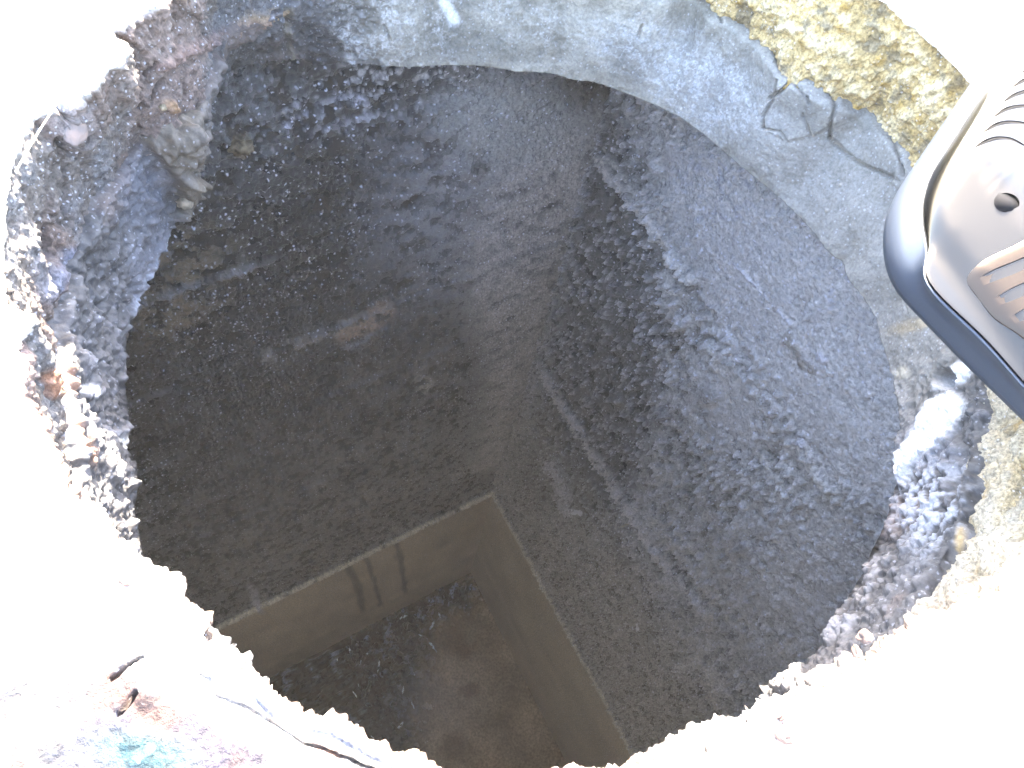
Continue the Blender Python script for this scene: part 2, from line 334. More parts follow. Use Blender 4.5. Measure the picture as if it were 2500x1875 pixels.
# ---- the two walls behind the viewer's edge of the hole, floor, slab underside
LL, LR = 1.75, 1.75
def simple_wall(q, D, n, length, label):
    S = np.linspace(0, length, 60); Zs = np.linspace(SLAB_Z, FLOOR_Z-.05, 50)
    P = q[None, None, :]+S[:, None, None]*D; P = np.repeat(P, 50, 1); P[..., 2] = Zs
    nn = fbm(P, 9, 4, 3); P = P+n*(.01*nn)[..., None]
    o = grid('chamber_wall', P, grey(.48*(1+.25*nn), (.97, .98, 1)), .6, m_wall); tag(o, label, 'wall'); return o
simple_wall(corner+DL*LL, DR, -DL, LR, 'brown concrete wall at the low left end of the chamber, under the rim')
simple_wall(corner+DR*LR, DL, -DR, LL, 'brown concrete wall at the near right end of the chamber, under the rim')

a = axis([(0, .75, 260), (.75, 1.75, 60)]); A_, B_ = np.meshgrid(a, a, indexing='ij')
P = corner+A_[..., None]*DL+B_[..., None]*DR; P[..., 2] = FLOOR_Z
sp = Spot(P, 26, 12); n1 = fbm(P, 6, 5, 201); n2 = fbm(P, 30, 4, 205)
C = grey(1+.35*n1+.2*n2, (.62, .50, .35))
slud = sp.poly([(560, 1700), (640, 1640), (800, 1560), (1000, 1455), (1145, 1385), (1170, 1450), (1150, 1500), (1060, 1530), (1040, 1700), (1000, 1900), (700, 1900)], 45)
C = lay(C, slud*.95, (.03, .033, .034)); C = lay(C, slud*ss(n1+n2, .0, .5)*.6, (.12, .085, .05))
for x, y, r in [(1100, 1560, 30), (1130, 1590, 22), (1150, 1690, 18), (1105, 1820, 28)]: C = lay(C, sp.blob(x, y, r, r, 0, .6)*.6, (.26, .16, .09))
P[..., 2] += .01*n1+.006*n2+.03*slud*ss(n2, -.1, .6)
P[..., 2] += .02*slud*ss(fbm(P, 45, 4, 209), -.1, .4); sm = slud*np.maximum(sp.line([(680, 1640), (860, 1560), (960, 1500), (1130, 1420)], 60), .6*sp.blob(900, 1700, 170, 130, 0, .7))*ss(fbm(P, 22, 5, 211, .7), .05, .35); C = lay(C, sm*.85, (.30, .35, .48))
fl = grid('chamber_floor', P, C, .8-.5*slud, m_floor, flip=False); tag(fl, kind='structure')

# water: clear brownish still water with a dull skin
mw = bpy.data.materials.new('murky_water'); mw.use_nodes = True; t = mw.node_tree; N = t.nodes; L = t.links
for x in list(N): N.remove(x)
out = N.new('ShaderNodeOutputMaterial'); tr = N.new('ShaderNodeBsdfTransparent'); tr.inputs[0].default_value = (.88, .82, .72, 1)
gl = N.new('ShaderNodeBsdfGlossy'); gl.inputs['Roughness'].default_value = .28; df = N.new('ShaderNodeBsdfDiffuse'); df.inputs[0].default_value = (.30, .235, .155, 1)
tc = N.new('ShaderNodeTexCoord'); ns = N.new('ShaderNodeTexNoise'); ns.inputs['Scale'].default_value = 5; ns.inputs['Detail'].default_value = 5
rp = N.new('ShaderNodeMapRange'); rp.inputs['To Min'].default_value = .05; rp.inputs['To Max'].default_value = .35
L.new(tc.outputs['Object'], ns.inputs['Vector']); L.new(ns.outputs['Fac'], rp.inputs['Value'])
fr = N.new('ShaderNodeFresnel'); fr.inputs[0].default_value = 1.33
m1 = N.new('ShaderNodeMixShader'); m2 = N.new('ShaderNodeMixShader')
L.new(rp.outputs[0], m1.inputs[0]); L.new(tr.outputs[0], m1.inputs[1]); L.new(df.outputs[0], m1.inputs[2])
L.new(fr.outputs[0], m2.inputs[0]); L.new(m1.outputs[0], m2.inputs[1]); L.new(gl.outputs[0], m2.inputs[2]); L.new(m2.outputs[0], out.inputs[0])
a = np.linspace(.001, 1.75, 60); A_, B_ = np.meshgrid(a, a, indexing='ij')
P = corner+A_[..., None]*DL+B_[..., None]*DR; P[..., 2] = POOL_Z+.001*fbm(P, 5, 2, 3)
wt = grid('water', P, np.full(P.shape, .1), .2, mw); tag(wt, kind='structure')

# ================================================================== MANHOLE SHAFT
CX, CY, R0 = .003, .298, .300
NT = 2240
TH = np.linspace(0, 2*np.pi, NT, endpoint=False)
def loop(pts, z, fill, R=R0):
    """radius of a rim by angle: traced where the photograph shows it, a circle where it does not (fill: angle ranges in degrees)"""
    xs = []
    for p in pts:
        q = on_z(p, z); xs.append((math.atan2(q[1]-CY, q[0]-CX) % (2*math.pi), math.hypot(q[0]-CX, q[1]-CY)))
    for a, b in fill:
        for k in np.arange(a, b, 8.0): xs.append((math.radians(k) % (2*math.pi), R))
    xs.sort(); t = np.array([x[0] for x in xs]); r = np.array([x[1] for x in xs])
    t = np.concatenate([t-2*np.pi, t, t+2*np.pi]); r = np.tile(r, 3)
    return np.interp(TH, t, r)
def angs(pts, z): return [round(math.degrees(math.atan2(on_z(p, z)[1]-CY, on_z(p, z)[0]-CX))) for p in pts]
OUT = [(400, -30), (380, 0), (345, 12), (330, 25), (310, 30), (300, 52), (272, 62), (268, 82), (300, 98), (310, 120), (302, 145), (262, 156), (245, 180), (232, 205), (215, 222), (195, 222), (175, 208),
       (158, 238), (130, 245), (98, 240), (80, 275), (60, 310), (45, 350), (22, 400), (12, 450), (3, 520), (2, 600), (3, 690), (3, 730), (30, 742), (60, 758), (72, 775), (62, 788), (50, 805), (28, 828),
       (22, 860), (28, 900), (26, 930), (38, 980), (50, 1040), (70, 1110), (92, 1140), (100, 1150), (160, 1180), (225, 1260), (300, 1350), (370, 1400), (425, 1440),
       (430, 1395), (415, 1430), (440, 1480), (480, 1520), (500, 1560), (540, 1600), (590, 1650), (640, 1690), (700, 1715), (760, 1750), (850, 1790), (920, 1830), (1010, 1860), (1080, 1905),
       (1300, 1925), (1530, 1868), (1620, 1858), (1700, 1850), (1750, 1835), (1785, 1800), (1800, 1775), (1850, 1760), (1920, 1715), (1980, 1690), (2060, 1650), (2130, 1615), (2180, 1570), (2240, 1530), (2310, 1510), (2400, 1480), (2500, 1440)]
OUT = [p for p in OUT if p not in [(425, 1440), (430, 1395)]]
print('outer angs', angs([OUT[0], OUT[-1], (2330, 60)], 0))
MID = [(740, -30), (726, 0), (640, 55), (560, 85), (540, 140), (520, 200), (490, 270), (462, 320), (430, 345), (400, 350), (370, 352), (340, 355), (310, 420), (262, 480), (225, 560), (190, 700), (170, 850), (180, 1000), (215, 1120)]
MIDR = [(1700, -5), (1760, 50), (1850, 110), (1900, 190), (1985, 240), (2060, 270), (2120, 280), (2200, 390), (2330, 600), (2395, 850), (2400, 1000), (2370, 1150), (2345, 1300), (2290, 1400), (2230, 1480)]
INN = [(560, 170), (620, 150), (700, 142), (780, 150), (860, 155), (940, 160), (1000, 165), (1080, 160), (1180, 162), (1260, 175), (1340, 178), (1400, 195), (1450, 200), (1500, 217), (1560, 240), (1650, 280), (1720, 330), (1800, 400),
       (1850, 440), (1900, 480), (1960, 540), (2020, 610), (2060, 640), (2080, 690), (2110, 730), (2140, 780), (2150, 830), (2170, 890), (2190, 950), (2197, 1040), (2198, 1120), (2185, 1200), (2160, 1280), (2130, 1350), (2090, 1430), (2030, 1510), (1990, 1570), (1930, 1640), (1870, 1710), (1800, 1770),
       (430, 1440), (400, 1370), (375, 1290), (355, 1200), (330, 1120), (318, 1050), (310, 980), (302, 900), (308, 840), (320, 770), (350, 700), (380, 630), (420, 560), (450, 500), (470, 430), (490, 350), (510, 280), (530, 210)]
ZM = -.085
r_out = loop(OUT, 0, [(-20+360-360, 128)])
r_mid = loop(MID+MIDR, ZM, [(200, 318), (65, 112)], .302)
r_inn = loop(INN, SLAB_Z, [(215, 315)], .30)
# where the left chamber wall cuts into the hole the collar sits on top of the wall
WN = np.array([NL[0], NL[1]]); wd_ = (np.array([corner[0]-CX, corner[1]-CY]) @ -WN)-.004
wx = []
for p in INN:
    q = on_plane(p, corner+NL*.004, NL)
    if q[2] > SLAB_Z and p[0] < 1300: wx.append((math.atan2(q[1]-CY, q[0]-CX) % (2*math.pi), math.hypot(q[0]-CX, q[1]-CY), q[2]))
wx.sort(); print('on wall', len(wx), [tuple(round(v, 3) for v in x) for x in wx])
z_inn = np.full(TH.shape, SLAB_Z)
if len(wx) > 1:
    wx_ = np.array(wx); sel = (TH >= wx_[0, 0]) & (TH <= wx_[-1, 0])
    r_inn = np.where(sel, np.interp(TH, wx_[:, 0], wx_[:, 1]), r_inn); z_inn = np.where(sel, np.interp(TH, wx_[:, 0], wx_[:, 2]), z_inn)
z_inn = np.convolve(np.r_[z_inn[-20:], z_inn, z_inn[:20]], np.ones(31)/31, 'same')[20:-20]
print('mid angs', angs([MID[0], MID[-1], MIDR[0], MIDR[-1]], ZM), 'inn', angs([INN[0], INN[39], INN[40]], SLAB_Z), 'r', r_out.min(), r_out.max(), r_mid.min(), r_mid.max(), r_inn.min(), r_inn.max())
nearm = ss(-np.sin(TH), .55, .8)      # the near side stays tucked under the lip
r_mid = r_mid*(1-nearm)+np.maximum(r_mid, r_out+.012)*nearm; r_inn = r_inn*(1-nearm)+np.maximum(r_inn, r_out+.014)*nearm
ct, st_ = np.cos(TH), np.sin(TH)
def ring(rs, zs):                     # rs (NT,k), zs (NT,k) -> points
    P = np.empty(rs.shape+(3,)); P[..., 0] = CX+rs*ct[:, None]; P[..., 1] = CY+rs*st_[:, None]; P[..., 2] = zs; return P
INW = np.stack([-ct, -st_, 0*ct], -1)[:, None, :]     # towards the middle
def normals(P):                       # true surface normals of a ring mesh, facing the hole or up
    dt = np.roll(P, -6, 0)-np.roll(P, 6, 0); dv_ = np.gradient(P, axis=1)
    N_ = np.cross(dt, dv_); N_ /= np.linalg.norm(N_, axis=2)[..., None]+1e-12
    sg = np.sign((N_*(INW+np.array([0, 0, .6]))).sum(2)); return N_*np.where(sg == 0, 1, sg)[..., None]
def wave(r, k=9):                     # smoothed copy of a rim
    kk = np.ones(k)/k; return np.convolve(np.concatenate([r[-k:], r, r[:k]]), kk, 'same')[k:-k]
shaft = empty('manhole_shaft', (CX, CY, 0))
tag(shaft, 'round crumbling manhole shaft of rusty crust and grey mortar', 'manhole')

# upper band: ground lip rolled over the edge, down to the mortar
vo = np.r_[np.linspace(.30, .12, 10, endpoint=False), np.linspace(.12, .045, 24, endpoint=False), np.linspace(.045, 0, 62)]/.30; K1 = len(vo); K2 = 84
vo = vo       # apron outside, dense near the lip
ro = r_out[:, None]+.30*vo[None, :]; zo = np.zeros_like(ro)
vi = np.linspace(0, 1, K2+1)[1:]
rm = wave(r_mid, 15)
ri = r_out[:, None]*(1-ss(vi, 0, 1)[None, :])+(rm[:, None]+.004)*ss(vi, 0, 1)[None, :]; zi = ZM*1.10*vi[None, :]+0*ri
P = ring(np.hstack([ro, ri]), np.hstack([zo, zi])); sp = Spot(P, 9, 30)
isap = np.zeros(P.shape[:2]); isap[:, :K1] = 1
edge = np.exp(-np.abs(np.hypot(P[..., 0]-CX, P[..., 1]-CY)-r_out[:, None])/.012)
n1 = fbm(P, 12, 5, 301); n2 = fbm(P, 60, 4, 305); n4 = fbm(P, 190, 3, 309)
c1, c2_, cid = cells(P, 90, 321); b1, _, bid = cells(P, 210, 325)
th = np.degrees(TH)[:, None]+0*n1
right = ss(np.cos(np.radians(th-28)), .25, .55)          # the ochre pebbly side, upper right to lower right
g = .005*n1+.0022*n2+.0011*n4+.0016*(1-ss(c1, .15, .6))*(cid > .35)+.0009*(1-ss(b1, .1, .6))
g = g*(1+1.1*right)*(1-.35*ss(-np.sin(np.radians(th))+.2, 0, .5))
# rust scales: plates that stand proud with dark gaps
pc1, pc2, pid = cells(P+.012*n2[..., None], 22, 341)
gap = 1-ss(pc2-pc1, .02, .10)
left = 1-right
g += left*(.004*(pid-.5)-.003*gap*(pid > .4)+.0012*n4+.0012*(1-ss(b1, .1, .6)))
C = grey(1+.5*n2, (.130, .108, .094))
C = lay(C, ss(n1+.5*(pid-.5), -.1, .35)*.75, (.155, .105, .085)); C = lay(C, ss(-n1+.7*n2, .05, .4)*.7, (.115, .117, .125))
C = lay(C, (1-ss(b1, .1, .35))*(bid > .75)*.5, (.3, .27, .25))
C = lay(C, gap*.3*left, (.04, .025, .022))
och = grey(1+.3*n1+.3*n2, (.52, .37, .17)); och = lay(och, ss(n2+n4, .0, .4)*.7, (.62, .50, .31)); och = lay(och, ss(-n2+.5*n4, .08, .4)*.65, (.16, .13, .09))
och = lay(och, (cid > .75)*(1-ss(c1, .2, .5))*.8, (.42, .26, .07)); och = lay(och, (1-ss(th, 8, 28)*ss(200-th, 0, 10))*ss(n2+n1, -.8, .3)*.65, (.36, .34, .30)); C = C*(1-right)[..., None]+och*right[..., None]
for pts, wd, cc, k in [([(560, 95), (620, 55), (700, 30), (730, 0)], 20, (.30, .20, .11), .8), ([(545, 130), (510, 260), (470, 380)], 12, (.22, .17, .11), .7),
                       ([(405, 250), (415, 262)], 12, (.34, .19, .09), .8), ([(370, 160), (500, 100), (650, 50)], 14, (.19, .115, .095), .6), ([(480, 290), (455, 320)], 18, (.26, .22, .15), .5),
                       ([(430, 300), (420, 350)], 7, (.3, .24, .15), .7), ([(240, 520), (220, 640), (210, 760)], 12, (.17, .10, .085), .6),
                       ([(125, 915), (130, 960)], 14, (.33, .15, .08), .8), ([(40, 840), (60, 1000), (110, 1120)], 26, (.24, .16, .14), .6),
                       ([(160, 620), (130, 700)], 20, (.16, .17, .22), .8), ([(100, 640), (110, 720)], 26, (.2, .21, .25), .6)]:
    mk = sp.line(pts, wd); C = lay(C, mk*k*ss(n2, -.7, .1), cc); g += .003*mk
bl = sp.blob(180, 310, 60, 56, 30, .4); g += .003*bl; C = lay(C, bl*.6, (.2, .17, .165))
for pts, wd in [([(340, 250), (290, 315)], 6), ([(385, 195), (370, 240)], 5), ([(130, 330), (170, 375)], 6), ([(225, 330), (205, 350)], 6), ([(360, 150), (355, 200)], 4), ([(185, 830), (160, 1000)], 6), ([(110, 560), (120, 700), (150, 860)], 5)]:
    mk = sp.line(pts, wd); g -= .012*mk; C = lay(C, mk*.6, (.04, .03, .03))
# top surface: pale dusty concrete with rust and turquoise paint traces lower left
ap = isap*1.0; ap[:, :K1] = 1; ap = np.maximum(isap, 1-ss(-P[..., 2], .0, .006))
top = grey(1+.12*n1+.14*n2, (.52, .49, .45)); top = lay(top, (1-ss(b1, .1, .4))*(bid > .8)*.6, (.3, .27, .24))
rz = sp.poly([(-300, 1600), (250, 1590), (400, 1680), (620, 1790), (800, 1960), (-300, 2100)], 60)
rst = rz*ss(fbm(P, 20, 5, 361)+.5*n2, -.1, .3); top = lay(top, rz*.9, (.068, .060, .066)); top = lay(top, rst*.75, (.085, .035, .024))
top = lay(top, rz*ss(fbm(P, 28, 4, 371), .15, .4)*.7, (.042, .048, .075))
top = lay(top, sp.blob(350, 1840, 110, 50, 10, .6)*.9, (.014, .055, .065))
top = lay(top, sp.line([(480, 1750), (620, 1800), (800, 1850)], 26)*ss(n2, -.2, .3)*.8, (.36, .2, .14))
for x, y, r, c in [(2110, 1552, 15, (.2, .1, .07)), (2090, 1592, 12, (.24, .13, .1)), (1900, 1745, 12, (.24, .15, .12)), (1925, 1790, 26, (.30, .16, .11)), (305, 1420, 8, (.25, .1, .06)), (2330, 1560, 10, (.3, .2, .15))]:
    top = lay(top, sp.blob(x, y, r*1.6, r, -20, .3)*.85, c)
C = C*(1-ap)[..., None]+top*ap[..., None]
# crumbly edge and the open joint between lip and frame, lower left
near = ss(-np.sin(np.radians(th)), -.1, .4)
g_in = g*(1-ap)+(.35*g)*ap
e2 = np.exp(-np.abs(np.hypot(P[..., 0]-CX, P[..., 1]-CY)-r_out[:, None])/.005)
q1, _, qid = cells(P+.002*n4[..., None], 300, 331); q2, _, q2id = cells(P, 620, 335); am = .05+2.0*ss(fbm(P, 26, 4, 338), -.1, .5)**2; n6 = fbm(P, 240, 4, 340, .7)
crumb = edge*.004*n2+e2*(.0014*(np.abs(fbm(P, 55, 4, 344, .6))-.16)*1.6+.0013*n6*am+am*.0006*(1-ss(q1, .1, .7))*(qid > .4)+.0008*(1-ss(q2, .1, .7)))
crumb2 = (.0009*am*(1-ss(q1, .1, .6))*(qid > .6)+.0013*am*(1-ss(q2, .1, .6))*(q2id > .5))*e2*near
P = P+normals(P)*((g_in*(1-ap))[..., None])+INW*((crumb+crumb2)[..., None])
P[..., 2] += ap*(.004*n1+.003*n2+.0025*(1-ss(c1, .15, .6))*(cid > .5))*(1-.3*edge)-edge*ap*.002
jo = sp.line([(462, 1625), (505, 1650), (520, 1690), (560, 1715), (620, 1745), (680, 1775), (760, 1825), (880, 1872), (1000, 1912)], 6, .8)
jn = np.maximum(.5*ss(fbm(P, 18, 3, 381), -.5, .1), .9*ss(sp.u, 600, 800)); P[..., 2] -= .010*jo*jn*ap; C = lay(C, jo*jn*ap*.9, (.028, .025, .026))
lip = ap*sp.poly([(600, 1700), (740, 1765), (900, 1835), (1060, 1900), (1000, 1905), (880, 1866), (760, 1820), (640, 1752)], 9); P[..., 2] -= .003*lip
C = lay(C, lip*(1-jo)*.9*ss(n2+.3, -.4, .2), (.085, .09, .115))
for pts in [[(345, 1600), (300, 1628), (270, 1660)], [(330, 1690), (300, 1730), (285, 1745)]]:
    mk = sp.line(pts, 5); P[..., 2] -= .008*mk*ap; C = lay(C, mk*ap*.7, (.1, .08, .06))
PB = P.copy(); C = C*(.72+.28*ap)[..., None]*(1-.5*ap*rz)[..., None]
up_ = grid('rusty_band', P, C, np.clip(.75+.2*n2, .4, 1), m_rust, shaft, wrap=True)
up_['label'] = 'rusty flaking upper band, ochre and pebbly on the right'

# lower band: grey mortar collar
K3 = 120
vi = np.linspace(-.12, 1, K3)
sv = ss(vi, 0, 1)*.35+np.clip(vi, 0, 1)*.65
ri = rm[:, None]*(1-sv[None, :])+r_inn[:, None]*sv[None, :]-.004*(1-ss(vi, 0, .3))[None, :]+.026*ss(-vi, 0, .12)[None, :]
zi = ZM+(z_inn[:, None]-ZM)*vi[None, :]+0*ri
ru = ri[:, -1:]+np.linspace(.004, .14, 22)[None, :]; zu = z_inn[:, None]-.004*(np.linspace(0, 1, 22)[None, :] > 0)+0*ru     # turns under to the slab
P = ring(np.hstack([ri, ru]), np.hstack([zi, zu])); sp = Spot(P, 8, 30)
n1 = fbm(P, 11, 5, 401); n2 = fbm(P, 60, 4, 405); n4 = fbm(P, 180, 3, 409); th = np.degrees(TH)[:, None]+0*n1
c1, _, cid = cells(P, 100, 421); b1, _, bid = cells(P, 60, 425)
csm = np.cos(np.radians(th-66)); smooth = ss(csm+.15*n1, .30, .62)          # trowelled from top to right
smooth = np.maximum(smooth, 0)
gran = 1-smooth
n7 = fbm(P, 28, 5, 411, .65)
g = .004*n1+.0014*n2+.0007*n4+.0018*n7+gran*(.0028*n2+.0026*n4+.0024*(1-ss(c1, .15, .6))*(cid > .4)+.0016*fbm(P, 380, 2, 413))+smooth*.0018*(1-ss(b1, .04, .14))*(bid > .6)
C = grey(1+.25*n1+.2*n2+.2*n4+.75*n7, (.27, .252, .215))
C = lay(C, smooth*ss(np.cos(np.radians(th-20)), .4, .9)*.6*ss(n7+.4, -.3, .5), (.20, .20, .205))
gr = grey(1+.6*n2+.3*n1+.5*n4, (.078, .076, .080)); gr = lay(gr, (1-ss(c1, .1, .4))*(cid > .6)*.6, (.26, .26, .29)); gr = lay(gr, ss(n1+.4*n2, .1, .5)*.7, (.125, .13, .155))
gr = lay(gr, ss(-n1+.3*n2, .15, .5)*.6, (.14, .10, .085))
C = C*smooth[..., None]+gr*gran[..., None]
# white blooms: rings and lace
lace = np.abs(fbm(P, 45, 4, 461)); r1_, _, rid = cells(P+.002*n2[..., None], 135, 433); rg1 = np.abs(r1_-.26-.1*n4)
z1 = np.maximum(sp.blob(1000, 60, 170, 90, 10, .6), sp.blob(900, 120, 110, 60, 20, .6)); z1 = np.maximum(z1, sp.blob(1290, 60, 130, 60, 20, .7)*.7)
lc2 = np.abs(fbm(P, 95, 4, 467, .6)); C = lay(C, z1*np.maximum(.5*(1-ss(lace, .02, .10)), (1-ss(lc2, .02, .12)))*ss(n1+n2, -.3, .2)*.75, (.48, .48, .48))
C = lay(C, sp.line([(1085, 10), (1095, 30), (1105, 55)], 14)*.9, (.7, .7, .7))
z2 = np.maximum(sp.blob(1700, 190, 190, 90, 35, .6), sp.blob(1560, 120, 110, 60, 25, .7)*.8)
C = lay(C, z2*np.maximum((1-ss(rg1, .02, .12))*(rid > .3)*ss(n7, -.4, .1), .9*(1-ss(lc2, .02, .1)))*.75, (.50, .52, .56)); C = lay(C, z2*.35, (.34, .35, .37))
C = lay(C, sp.blob(1150, 110, 130, 40, 5, .7)*.55, (.12, .12, .105)); C = lay(C, sp.blob(820, 170, 130, 35, 0, .5)*ss(n2, -.2, .3)*.7, (.42, .42, .43))
darkz = sp.poly([(560, 170), (640, 140), (720, 150), (720, 40), (705, 20), (700, 150), (560, 260), (480, 420), (430, 560), (520, 500), (560, 300)], 16)
gz = sp.poly([(500, 240), (560, 130), (700, 130), (700, 170), (560, 400), (430, 600), (440, 440)], 30); C = lay(C, gz*.6, (.09, .09, .085)); 
# cracked plates right of the top
for pts, wd, dp in [([(1895, 195), (1890, 240), (1858, 285), (1862, 310)], 4, .007), ([(1935, 195), (1910, 218), (1878, 240)], 4, .01), ([(1858, 310), (1905, 320), (1925, 345)], 3, .006),
                    ([(1890, 110), (1905, 160), (1945, 200), (1975, 250)], 4, .010), ([(2030, 215), (2045, 250), (2030, 300), (2025, 338)], 4, .008), ([(2025, 338), (2060, 365), (2110, 400), (2175, 440)], 4, .007),
                    ([(1755, 20), (1765, 55)], 4, .006), ([(1960, 275), (1985, 330)], 3, .005), ([(2180, 330), (2200, 380), (2205, 430)], 4, .006), ([(705, 20), (700, 80), (715, 145)], 8, .007), ([(935, 60), (950, 95)], 4, .006),
                    ([(1570, 55), (1560, 90)], 3, .005), ([(2200, 730), (2212, 765)], 4, .003)]:
    mk = sp.line(pts, wd, .6); g -= .55*dp*mk; C = lay(C, mk*.5*ss(n2+n4, -.7, .1), (.11, .10, .08))
    mk2 = sp.line([(x+7, y+4) for x, y in pts], wd*.8, .7); C = lay(C, mk2*.5*ss(n2, -.3, .3)*.7, (.5, .45, .38))  # pale line beside each crack: edge highlight painted in
for poly_, hh in [([(1895, 200), (1945, 205), (1990, 330), (1925, 345), (1862, 310)], .004), ([(1900, 110), (1960, 120), (2030, 220), (2045, 290), (1990, 330), (1950, 205)], .006), ([(2045, 240), (2190, 350), (2200, 440), (2110, 395), (2030, 330)], .005)]:
    g += .45*hh*sp.poly(poly_, 6)
pits = (1-ss(b1, .05, .12))*(bid > .55)*smooth; C = lay(C, pits*.6, (.42, .38, .32))
# right: white streak of sunlight painted into the colour, ochre seam and a hollow
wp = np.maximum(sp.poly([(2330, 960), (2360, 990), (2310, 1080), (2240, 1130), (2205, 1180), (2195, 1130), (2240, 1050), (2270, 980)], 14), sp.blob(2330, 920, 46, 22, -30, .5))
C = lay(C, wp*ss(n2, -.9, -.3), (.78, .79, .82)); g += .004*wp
C = lay(C, sp.blob(2240, 790, 70, 16, -15, .6)*.6, (.32, .25, .15)); C = lay(C, sp.blob(2205, 908, 20, 14, 0, .5)*.8, (.5, .45, .36))
ho = sp.blob(2312, 925, 26, 24, 20, .3); g -= .016*ho; C = lay(C, ho*.5, (.16, .16, .18))
sh = sp.poly([(2345, 1080), (2362, 1090), (2330, 1190), (2305, 1210), (2312, 1150)], 8); g -= .008*sh; C = lay(C, sh*.5, (.12, .12, .13))
C = lay(C, sp.blob(2270, 1230, 90, 110, 0, .7)*ss(n2+n4, -.1, .3)*.7, (.42, .45, .52)); C = lay(C, sp.line([(2350, 1240), (2340, 1350), (2290, 1420)], 12)*ss(n2, 0, .3)*.8, (.4, .28, .12))
C = lay(C, sp.blob(2080, 1450, 120, 60, -50, .6)*ss(n4+n2, -.1, .3)*.5, (.4, .4, .42))
# left: crust tongue with a rusty lump, pale trail down the edge
tp_ = sp.poly([(330, 330), (500, 250), (480, 360), (462, 430), (455, 450), (435, 440), (385, 375)], 10); g += .008*tp_; C = lay(C, tp_*.8, (.125, .10, .075)); C = lay(C, tp_*ss(n2, 0, .4)*.6, (.16, .15, .15))
tg = sp.line([(440, 440), (455, 470), (462, 500), (448, 525)], 20, .4); g += .010*tg; C = lay(C, tg*.8*ss(n2, -.8, -.1), (.15, .125, .095))
C = lay(C, sp.line([(440, 540), (400, 600), (340, 700), (315, 800)], 10)*ss(n2, -.2, .2)*.8, (.36, .38, .44))
C = lay(C, sp.line([(200, 950), (215, 945), (235, 960)], 9)*.9, (.75, .72, .72)); C = lay(C, sp.blob(300, 1120, 26, 50, 0, .6)*ss(n2, -.2, .2)*.8, (.7, .68, .64))  # white patches of sunlit wall painted into the colour
C = lay(C, sp.line([(165, 830), (175, 930), (185, 1020), (230, 1150)], 9)*ss(n2, -.2, .2)*.7, (.3, .17, .11))
C = lay(C, sp.blob(350, 470, 60, 90, 0, .6)*.5, (.12, .13, .165))
fade = np.exp(-np.abs(P[..., 2]-SLAB_Z)/.004); g += fade*(.0012*n4+.003*n2+.0018*(1-ss(c1, .1, .6))*(cid > .5))*(1-.55*smooth)
g[:, K3:] *= .3; g += gran*tp_*.004*n2+.003*tp_*n4; P = P+(normals(P)*.75+INW*.25)*g[..., None]; P[:, K3:, 2] -= .001; PC = P.copy()
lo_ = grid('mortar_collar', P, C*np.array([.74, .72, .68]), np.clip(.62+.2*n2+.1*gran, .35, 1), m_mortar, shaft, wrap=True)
lo_['label'] = 'grey mortar collar with white bloom and cracked plates'

# slab underside out to the chamber walls
rr = np.concatenate([np.full((NT//8, 1), 1.0)*wave(r_inn, 25)[::8, None]+.10, np.full((NT//8, 1), 2.6)], 1)
Ps = np.empty((NT//8, 10, 3)); tq = np.linspace(0, 1, 10)
rq = rr[:, :1]*(1-tq)+rr[:, 1:]*tq; Ps[..., 0] = CX+rq*ct[::8, None]; Ps[..., 1] = CY+rq*st_[::8, None]; Ps[..., 2] = SLAB_Z-.010
sl = grid('ceiling_slab', Ps, np.full(Ps.shape, .45), .8, m_dry, wrap=True); tag(sl, 'concrete roof slab of the chamber around the underside of the hole', 'slab')

# ground: one sheet from the apron to the horizon
ra = np.concatenate([np.linspace(.56, 1.6, 90), np.geomspace(1.62, 40, 40)]); ta = np.linspace(0, 2*np.pi, 360, endpoint=False)
P = np.empty((360, len(ra), 3)); P[..., 0] = CX+ra*np.cos(ta)[:, None]; P[..., 1] = CY+ra*np.sin(ta)[:, None]; P[..., 2] = -.006
n1 = fbm(P, 8, 4, 501); n2 = fbm(P, 50, 3, 505); P[..., 2] += np.where(ra[None, :] < 3, .004*n1, 0)
gd = grid('ground', P, grey(1+.15*n1+.15*n2, (.50, .47, .43)), .9, m_dry, wrap=True); tag(gd, kind='structure')

# ================================================================== SILVER CASE on the rim, right
SILU = [(2620, -163), (2383, 185), (2236, 401), (2212, 436), (2195, 470), (2180, 505), (2173, 550), (2174, 600), (2180, 635), (2192, 668), (2213, 704), (2268, 760), (2383, 878), (2499, 989), (2750, 1230)]
SEAM = [(2700, -245), (2457, 143), (2376, 262), (2306, 370), (2275, 417), (2258, 459), (2249, 505), (2250, 550), (2264, 600), (2266, 628), (2249, 662), (2256, 690), (2306, 743), (2403, 831), (2499, 942), (2760, 1210)]
def resample(Q, n):
    Q = np.asarray(Q); s = np.concatenate([[0], np.cumsum(np.hypot(*np.diff(Q[:, :2], axis=0).T))]); t = np.linspace(0, s[-1], n)
    for _ in range(1): out = np.stack([np.interp(t, s, Q[:, i]) for i in range(Q.shape[1])], 1)
    for _ in range(3): out[1:-1] = .25*out[:-2]+.5*out[1:-1]+.25*out[2:]
    return out
def closed(px, z, n=120):
    Q = resample([on_z(p, z)[:2] for p in px], n)
    far = Q[0]+Q[-1]-Q[n//2]                              # opposite corner of the case, off to the right
    k = 24; a = np.linspace(0, 1, k+1)[1:, None]
    return np.concatenate([Q, Q[-1]*(1-a)+far*a, (far*(1-a)+Q[0]*a)[:-1]])
DZ0, DZS, DZT = .002, .030, .052
sil = closed(SILU, .014); seam = closed(SEAM, DZS)
cen = seam.mean(0)
m_low = plain('blue_grey_shell', (.026, .034, .050), .4, .3, .4, .05, 900)
m_up = plain('silver_paint', (.060, .056, .050), .25, 1.0, .5, .04, 1200, .02)
